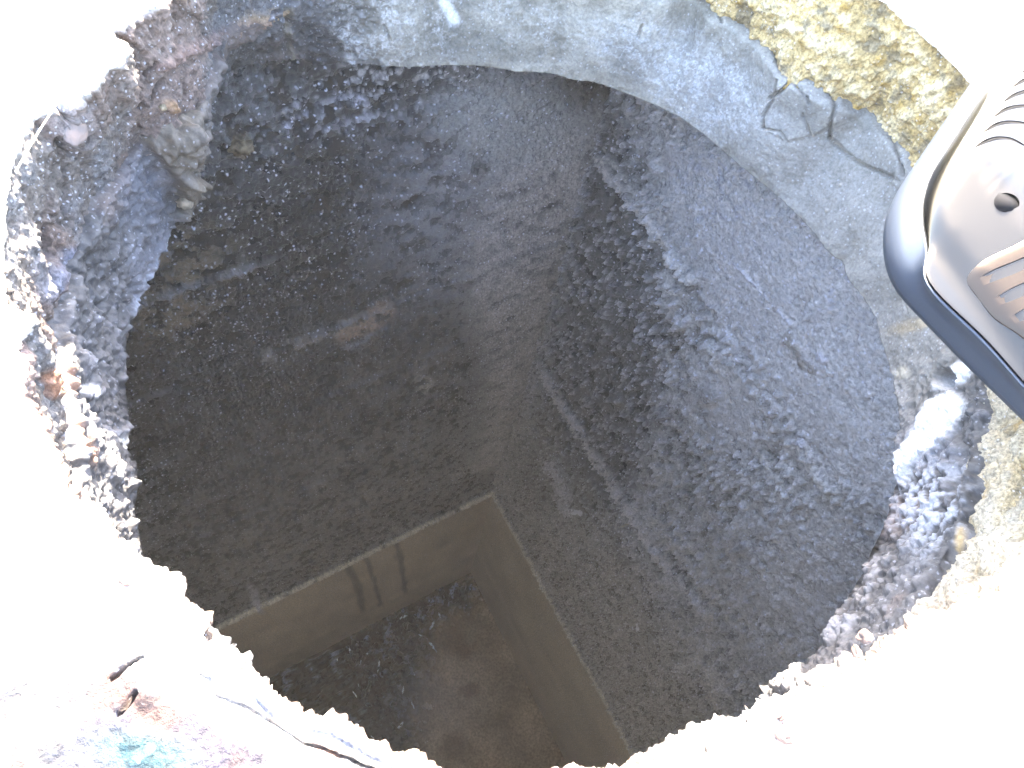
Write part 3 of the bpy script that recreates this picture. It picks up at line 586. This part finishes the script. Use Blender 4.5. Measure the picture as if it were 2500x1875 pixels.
m_dark = plain('recess_dark', (.004, .004, .005), .9, 0, .1)  # black fill standing in for the shade inside slots and hole
m_grip = plain('warm_silver', (.068, .052, .040), .28, 1.0, .5)
dv = empty('silver_case', (float(cen[0]), float(cen[1]), DZ0))
tag(dv, 'silver plastic instrument case with curved vent slots and a round hole at the rim', 'instrument case')
def loft(name, rings, mat, parent=dv, cap0=True, cap1=True):
    n = len(rings[0]); V = np.concatenate(rings); F = []
    for k in range(len(rings)-1):
        for i in range(n):
            j = (i+1) % n; F.append((k*n+i, k*n+j, (k+1)*n+j, (k+1)*n+i))
    if cap0: F.append(tuple(range(n-1, -1, -1)))
    if cap1: F.append(tuple((len(rings)-1)*n+i for i in range(n)))
    me = bpy.data.meshes.new(name); me.from_pydata(V.tolist(), [], F); me.update()
    import bmesh
    bm = bmesh.new(); bm.from_mesh(me); bmesh.ops.recalc_face_normals(bm, faces=bm.faces); bm.to_mesh(me); bm.free()
    return link(name, me, mat, parent)
def z3(Q, z): return np.concatenate([Q, np.full((len(Q), 1), z) if np.isscalar(z) else np.asarray(z)[:, None]], 1)
def shrink(Q, t, c=cen): return Q+(c-Q)*t
mixr = lambda t: sil*(1-t)+seam*t
loft('lower_shell', [z3(shrink(sil, .05), DZ0), z3(shrink(sil, .012), DZ0+.003), z3(sil, .010), z3(sil, .016), z3(mixr(.35), .0215), z3(mixr(.78), .0265), z3(mixr(.97), .0287), z3(seam, DZS-.0008), z3(shrink(seam, .006), DZS-.0004), z3(shrink(seam, .012), DZS-.0016)], m_low)
# the upper shell is flat on top and slopes down towards its lower left side
e0, e1 = seam[88], seam[112]; ed = (e1-e0)/np.linalg.norm(e1-e0); en = np.array([-ed[1], ed[0]])
if (cen-e0)@en < 0: en = -en
f0, f1 = seam[8], seam[40]; fd = (f1-f0)/np.linalg.norm(f1-f0); fn = np.array([-fd[1], fd[0]])
if (cen-f0)@fn < 0: fn = -fn
def top_z(Q):
    a = (Q-e0)@en; b = (Q-f0)@fn
    z = DZS+.0035+(DZT-DZS-.0035)*np.clip((a+.004)/.042, 0, 1)
    return z-.0035*(1-ss(b, .0, .010))-.0025*(1-ss(a, .0, .008))
rings = [z3(shrink(seam, .012), DZS-.0022), z3(shrink(seam, .0085), DZS-.0006), z3(shrink(seam, .007), DZS+.0006)]
for t in [.012, .02, .03, .045, .06, .08, .1, .125, .15, .18, .21, .25, .29, .34, .4, .46, .53, .6, .7, .8, .9, .97]:
    q = shrink(seam, t); zt = top_z(q); s_ = 1-math.exp(-t/.02); rings.append(z3(q, DZS+.0006+(zt-DZS-.0006)*s_))
upper = loft('upper_shell', rings, m_up)
def top_of(p):                         # where the pixel p meets the upper shell
    z = DZT
    for _ in range(12): z = float(top_z(on_z(p, z)[None, :2])[0])
    return on_z(p, z)
def capsule(name, pts, wid, depth, proud=.004, mat=None, taper=True):
    C3 = np.array([top_of(p) for p in pts]); C3 = resample(C3, 22); n = len(C3)
    T = np.gradient(C3[:, :2], axis=0); T /= np.linalg.norm(T, axis=1)[:, None]; Nn = np.stack([-T[:, 1], T[:, 0]], 1)
    t = np.linspace(-1, 1, n); wv = wid*np.sqrt(np.clip(1-np.abs(t)**(2.2 if taper else 12), .03, 1))
    L_ = C3[:, :2]+Nn*wv[:, None]; R_ = C3[:, :2]-Nn*wv[:, None]
    loop_ = np.concatenate([L_, R_[::-1]]); zl = np.concatenate([C3[:, 2], C3[::-1, 2]])
    return loft(name, [z3(loop_, zl-depth), z3(loop_, zl+proud)], mat, None if mat is None else dv)
def cut(target, cutter):
    md = target.modifiers.new('cut', 'BOOLEAN'); md.operation = 'DIFFERENCE'; md.object = cutter; md.solver = 'EXACT'
    dg = bpy.context.evaluated_depsgraph_get(); me = bpy.data.meshes.new_from_object(target.evaluated_get(dg))
    target.modifiers.clear(); me.name = target.name; target.data = me
    bpy.data.objects.remove(cutter, do_unlink=True)
SLOTS = [[(2376, 362), (2405, 345), (2435, 336), (2470, 338), (2510, 360)], [(2401, 323), (2430, 304), (2462, 297), (2500, 300), (2540, 318)],
         [(2427, 285), (2455, 266), (2485, 259), (2520, 258), (2560, 272)], [(2449, 249), (2475, 232), (2505, 222), (2540, 220), (2580, 232)],
         [(2472, 213), (2500, 195), (2530, 186), (2565, 184), (2600, 194)], [(2495, 177), (2520, 160), (2550, 150), (2585, 148), (2620, 158)]]
for s_ in SLOTS:
    for nm, wd, dp, pr, mt in (('cutter', .00125, .004, .004, None), ('slot_dark_fill', .00150, .0046, -.0004, m_dark)):
        c_ = capsule(nm, s_, wd, dp, pr, mt)
        if mt is None: cut(upper, c_)
hc = top_of((2462, 491)); aa = np.linspace(0, 2*np.pi, 40, endpoint=False)
hr = .0052*np.where(np.abs(np.angle(np.exp(1j*(aa-math.radians(-62))))) < .5, .93, 1.0)
hq = hc[:2]+np.stack([np.cos(aa)*hr, np.sin(aa)*hr], 1)
cut(upper, loft('cutter', [z3(hq, hc[2]-.008), z3(hq, hc[2]+.004)], None, None))
hq2 = hc[:2]+1.12*(hq-hc[:2]); loft('hole_dark_fill', [z3(hq2, hc[2]-.0095), z3(hq2, hc[2]-.0003)], m_dark)
# ribbed grip: raised pad with slanting grooves
PAD = [(2366, 690), (2366, 668), (2385, 645), (2420, 625), (2470, 605), (2530, 570), (2640, 520), (2760, 700), (2640, 960), (2560, 880), (2500, 812), (2440, 762), (2390, 720)]
pq = np.array([top_of(p) for p in PAD]); pq = np.concatenate([pq, pq[:1]]); pq = resample(pq, 90)[:-1]; pc = pq.mean(0)
def pr_(t, dz): q = pq+(pc-pq)*t; q = q.copy(); q[:, 2] = top_z(q[:, :2])+dz; return q
pad = loft('grip_pad', [pr_(0, -.002), pr_(0, .0004), pr_(.02, .0007), pr_(.06, .0009), pr_(.10, .0010), pr_(.2, .0010), pr_(.35, .0010), pr_(.55, .0010), pr_(.8, .0010)], m_grip)
for g_ in [[(2385, 690), (2430, 672), (2475, 655), (2540, 622)], [(2428, 737), (2470, 720), (2510, 702), (2570, 675)], [(2470, 782), (2510, 765), (2550, 748), (2610, 720)], [(2512, 826), (2560, 808), (2600, 790), (2650, 765)]]:
    cut(pad, capsule('cutter', g_, .0030, .0014, .006))
for o_ in (upper, pad):
    o_.data.polygons.foreach_set('use_smooth', [False]*len(o_.data.polygons)); o_.data.update()
    o_.data.polygons.foreach_set('use_smooth', [True]*len(o_.data.polygons))
    try: o_.data.set_sharp_from_angle(angle=math.radians(32))
    except Exception: pass

# ================================================================== THIN AIR, added for a glare-like veil
mh = bpy.data.materials.new('haze'); mh.use_nodes = True; N = mh.node_tree.nodes; L = mh.node_tree.links
for x in list(N): N.remove(x)
o_ = N.new('ShaderNodeOutputMaterial'); pv = N.new('ShaderNodeVolumePrincipled'); pv.inputs['Density'].default_value = HAZE; pv.inputs['Color'].default_value = (.95, .93, .9, 1)
L.new(pv.outputs[0], o_.inputs['Volume'])
V = [(x, y, z) for x in (-42, 42) for y in (-42, 42) for z in (-4.0, .6)]
me = bpy.data.meshes.new('haze'); me.from_pydata(V, [], [(0, 1, 3, 2), (4, 6, 7, 5), (0, 4, 5, 1), (2, 3, 7, 6), (0, 2, 6, 4), (1, 5, 7, 3)])
hz = link('haze', me, mh, None, False); tag(hz, kind='stuff')

# ================================================================== SMALL THINGS
rnd = random.Random(5)
m_foam = plain('foam', (.62, .68, .82), .5, noise=.45, scale=90)
m_chip = plain('rust_brown_stone', (.075, .045, .035), .8, noise=.5, scale=300, bump=.4)
m_white = plain('lime_flake', (.75, .75, .76), .7, noise=.1)
m_straw = plain('dry_straw', (.45, .40, .30), .6, noise=.2, scale=200)
def ribbon(name, pts, wid, thick, mat, where, ups=(0, 0, 1)):
    """an irregular flake along a line of points lying on a surface"""
    Q = resample(np.array([where(p) for p in pts]), 14); ups = np.array(ups, float)
    T = np.gradient(Q, axis=0); T /= np.linalg.norm(T, axis=1)[:, None]; Nn = np.cross(ups, T); c0 = Q.mean(0)
    t = np.linspace(-1, 1, 14); w1 = np.array([wid*math.sqrt(max(.04, 1-x*x))*rnd.uniform(.1, 1.9) for x in t]); w2 = np.array([wid*math.sqrt(max(.04, 1-x*x))*rnd.uniform(.1, 1.9) for x in t])
    A1 = Q+Nn*w1[:, None]; A2 = Q-Nn*w2[:, None]; lp = np.concatenate([A1, A2[::-1]])
    mid = lp.mean(0); top = Q[np.r_[0:14, 13:-1:-1]]*.5+lp*.5+ups*thick
    me = bpy.data.meshes.new(name); n = len(lp)
    V = np.concatenate([lp-ups*thick*.5, lp+ups*thick*.4, top])-c0
    F = [(k*n+i, k*n+(i+1) % n, (k+1)*n+(i+1) % n, (k+1)*n+i) for k in (0, 1) for i in range(n)]
    F += [(2*n+i, 2*n+i+1, 2*n+n-2-i, 2*n+n-1-i) for i in range(n//2-1)]
    me.from_pydata(V.tolist(), [], F); me.update(); o = link(name, me, mat, None, False); o.location = c0.tolist(); return o
onw = lambda p: on_z(p, POOL_Z+.002)
zz = lambda x, y: (800+x*.407, 1235+y*.407)
FL = [([(545, 770), (600, 810), (655, 878)], .0085, 'longest slanting white foam streak on the dark water'), ([(380, 690), (430, 675), (478, 658)], .008, 'white foam patch floating beside the submerged wall edge'),
      ([(250, 878), (215, 905), (192, 955)], .007, 'white foam streak left of the longest foam streak'), ([(560, 535), (600, 515)], .004, None), ([(665, 640), (682, 690)], .007, None), ([(640, 690), (612, 745)], .008, None),
      ([(312, 920), (300, 1000)], .005, None), ([(182, 1065), (188, 1090)], .003, None), ([(150, 1110), (176, 1150)], .004, None), ([(455, 1080), (448, 1130)], .005, None),
      ([(495, 1160), (520, 1218)], .005, None), ([(455, 1295), (415, 1340)], .009, None), ([(516, 1000), (522, 1020)], .004, None), ([(258, 1378), (280, 1398)], .003, None), ([(328, 1418), (362, 1446)], .003, None), ([(30, 880), (60, 930)], .008, None), ([(130, 850), (150, 900)], .008, None), ([(130, 1185), (140, 1212)], .003, None)]
FLB = ['', '', '', 'tiny foam fleck nearest the submerged corner of the wall', 'short bluish foam fleck right above the longest foam streak', 'pale smudge of foam directly above the longest foam streak', 'upright foam wisp between the left foam streak and the longest one', 'minute foam fleck under the left foam streak', 'small crooked foam fleck lower left on the dark water', 'small forked foam fleck below the longest foam streak', 'thin upright foam sliver below the forked fleck', 'broad blurry foam smudge lowest of the larger flecks', 'dot of foam between the longest streak and the forked fleck', 'tiny foam sliver close to the near rim, left one of two', 'tiny slanting foam sliver close to the near rim, right one of two', 'broad faint foam smudge farthest left along the submerged wall edge', 'faint foam smudge just right of the farthest left one', 'tiny foam sliver lowest at the left']
for (pts, wd, lb), lb2 in zip(FL, FLB):
    o = ribbon('foam_fleck', [zz(*p) for p in pts], wd*.62, .003, m_foam, onw)
    tag(o, lb or lb2, 'foam', 'foam flecks on the water')
scm = sp
onr = lambda p: on_plane(p, corner+NR*.008, NR)
o = ribbon('lime_flake', [(1390, 1252), (1405, 1250), (1420, 1250)], .008, .004, m_white, onr, NR); tag(o, 'bright white flake stuck on the rough right wall below the pale patch', 'flake')
o = ribbon('lime_flake', [(1556, 1522), (1556, 1540)], .004, .003, m_white, onr, NR); tag(o, 'tiny upright white flake low on the right wall near the water', 'flake')
o = ribbon('twig', [(1512, 1287), (1536, 1279)], .0016, .003, m_straw, onr, NR); tag(o, 'short thin pale twig lying on the right wall ridge', 'twig')
def stone(px, size, label, sq=.6):
    import bmesh
    bm = bmesh.new(); bmesh.ops.create_icosphere(bm, subdivisions=3, radius=1)
    sd = rnd.uniform(0, 50)
    for v in bm.verts:
        c = np.array(v.co)[None]; k = 1+.35*float(vnoise(c*1.3+sd)[0])+.15*float(vnoise(c*3.5+sd)[0]); v.co *= k
        v.co.x *= size; v.co.y *= size*rnd.uniform(.95, 1.05)*.7; v.co.z *= size*sq
    me = bpy.data.meshes.new('stone_chip'); bm.to_mesh(me); bm.free(); o = link('stone_chip', me, m_chip, None, False)
    q = on_z(px, size*sq*.5); o.location = q.tolist(); o.rotation_euler = (0, 0, rnd.uniform(0, 3)); tag(o, label, 'stone', 'stone chips on the bright rim'); return o
stone((2112, 1553), .0036, 'reddish stone chip on the bright rim, higher of the two lower right')
stone((2092, 1592), .0028, 'reddish stone chip just below the highest chip on the lower right rim')
stone((1906, 1748), .0024, 'small brown stone chip near the hole edge, lower right rim')
stone((1912, 1794), .0040, 'largest rusty stone chip at the end of the brown streak')
stone((306, 1421), .0024, 'lone small rusty stone chip on the bright rim, lower left')
stone((2352, 1544), .0018, 'tiny pale brown stone chip farthest right on the bright rim')
def lump(name, px, where, size, mat, squash=.5, parent=None, rough=.3):
    import bmesh
    u_, v_ = proj(where); k = np.argmin(np.hypot(u_-px[0], v_-px[1])); q = where.reshape(-1, 3)[k]; nrm = Vector((CAM-q).tolist()).normalized()*.4+Vector((CX-q[0], CY-q[1], 0)).normalized()*.6
    bm = bmesh.new(); bmesh.ops.create_icosphere(bm, subdivisions=4, radius=1); sd = rnd.uniform(0, 50)
    A = np.array([v.co[:] for v in bm.verts]); kk = 1+rough*fbm(A+sd, 1.4, 4, 3)+.10*fbm(A+sd, 7, 3, 8); A = A*kk[:, None]*np.array([size, size*.85, size*squash])
    rot = nrm.to_track_quat('Z', 'Y').to_matrix()
    for v, a in zip(bm.verts, A): v.co = rot @ Vector(a.tolist())
    me = bpy.data.meshes.new(name); bm.to_mesh(me); bm.free(); o = link(name, me, mat, parent)
    o.location = q.tolist() if parent is None else q.tolist(); return o
m_scale = plain('grey_pink_scale', (.17, .145, .14), .8, noise=.35, scale=120, bump=.8, c2=(.20, .135, .11))
m_lump = plain('tan_crust_lump', (.20, .165, .12), .8, noise=.5, scale=160, bump=.8)
m_peb = plain('rusty_pebble', (.13, .085, .04), .7, noise=.7, scale=130, bump=1, c2=(.24, .19, .12))
lump('rust_scale', (182, 318), PB, .0082, m_scale, .28, shaft)['label'] = 'rounded grey pink scale plate'
lump('crust_lump', (452, 492), PC, .0072, m_lump, .7, shaft, .5)['label'] = 'tan crust lump at the inner edge'
lump('crust_lump', (400, 262), PB, .0026, m_peb, .8, shaft, .5)['label'] = 'orange rust nodule'
o = lump('pebble', (592, 356), PL, .0115, m_peb, .6, None, .75); tag(o, 'brown rusty pebble sticking out of the dark left wall near its top', 'pebble')
A3, B3 = on_z((150, 238), .012), on_z((38, 420), .010)
Q = resample(np.array([A3, (A3+B3)/2+[0, 0, .001], B3]), 12); V = []; F = []
for i, q in enumerate(Q):
    for k in range(6): V.append((q+.00045*np.array([math.cos(k*1.047), 0, math.sin(k*1.047)])).tolist())
for i in range(11):
    for k in range(6): F.append((i*6+k, i*6+(k+1) % 6, i*6+6+(k+1) % 6, i*6+6+k))
me = bpy.data.meshes.new('grass_stalk'); c0 = Q.mean(0); me.from_pydata([(np.array(v)-c0).tolist() for v in V], [], F + [tuple(range(6)), tuple(range(71, 65, -1))]); o = link('grass_stalk', me, m_straw); o.location = c0.tolist()
tag(o, 'thin straight pale grass stalk lying across the rusty rim, far left', 'stalk')
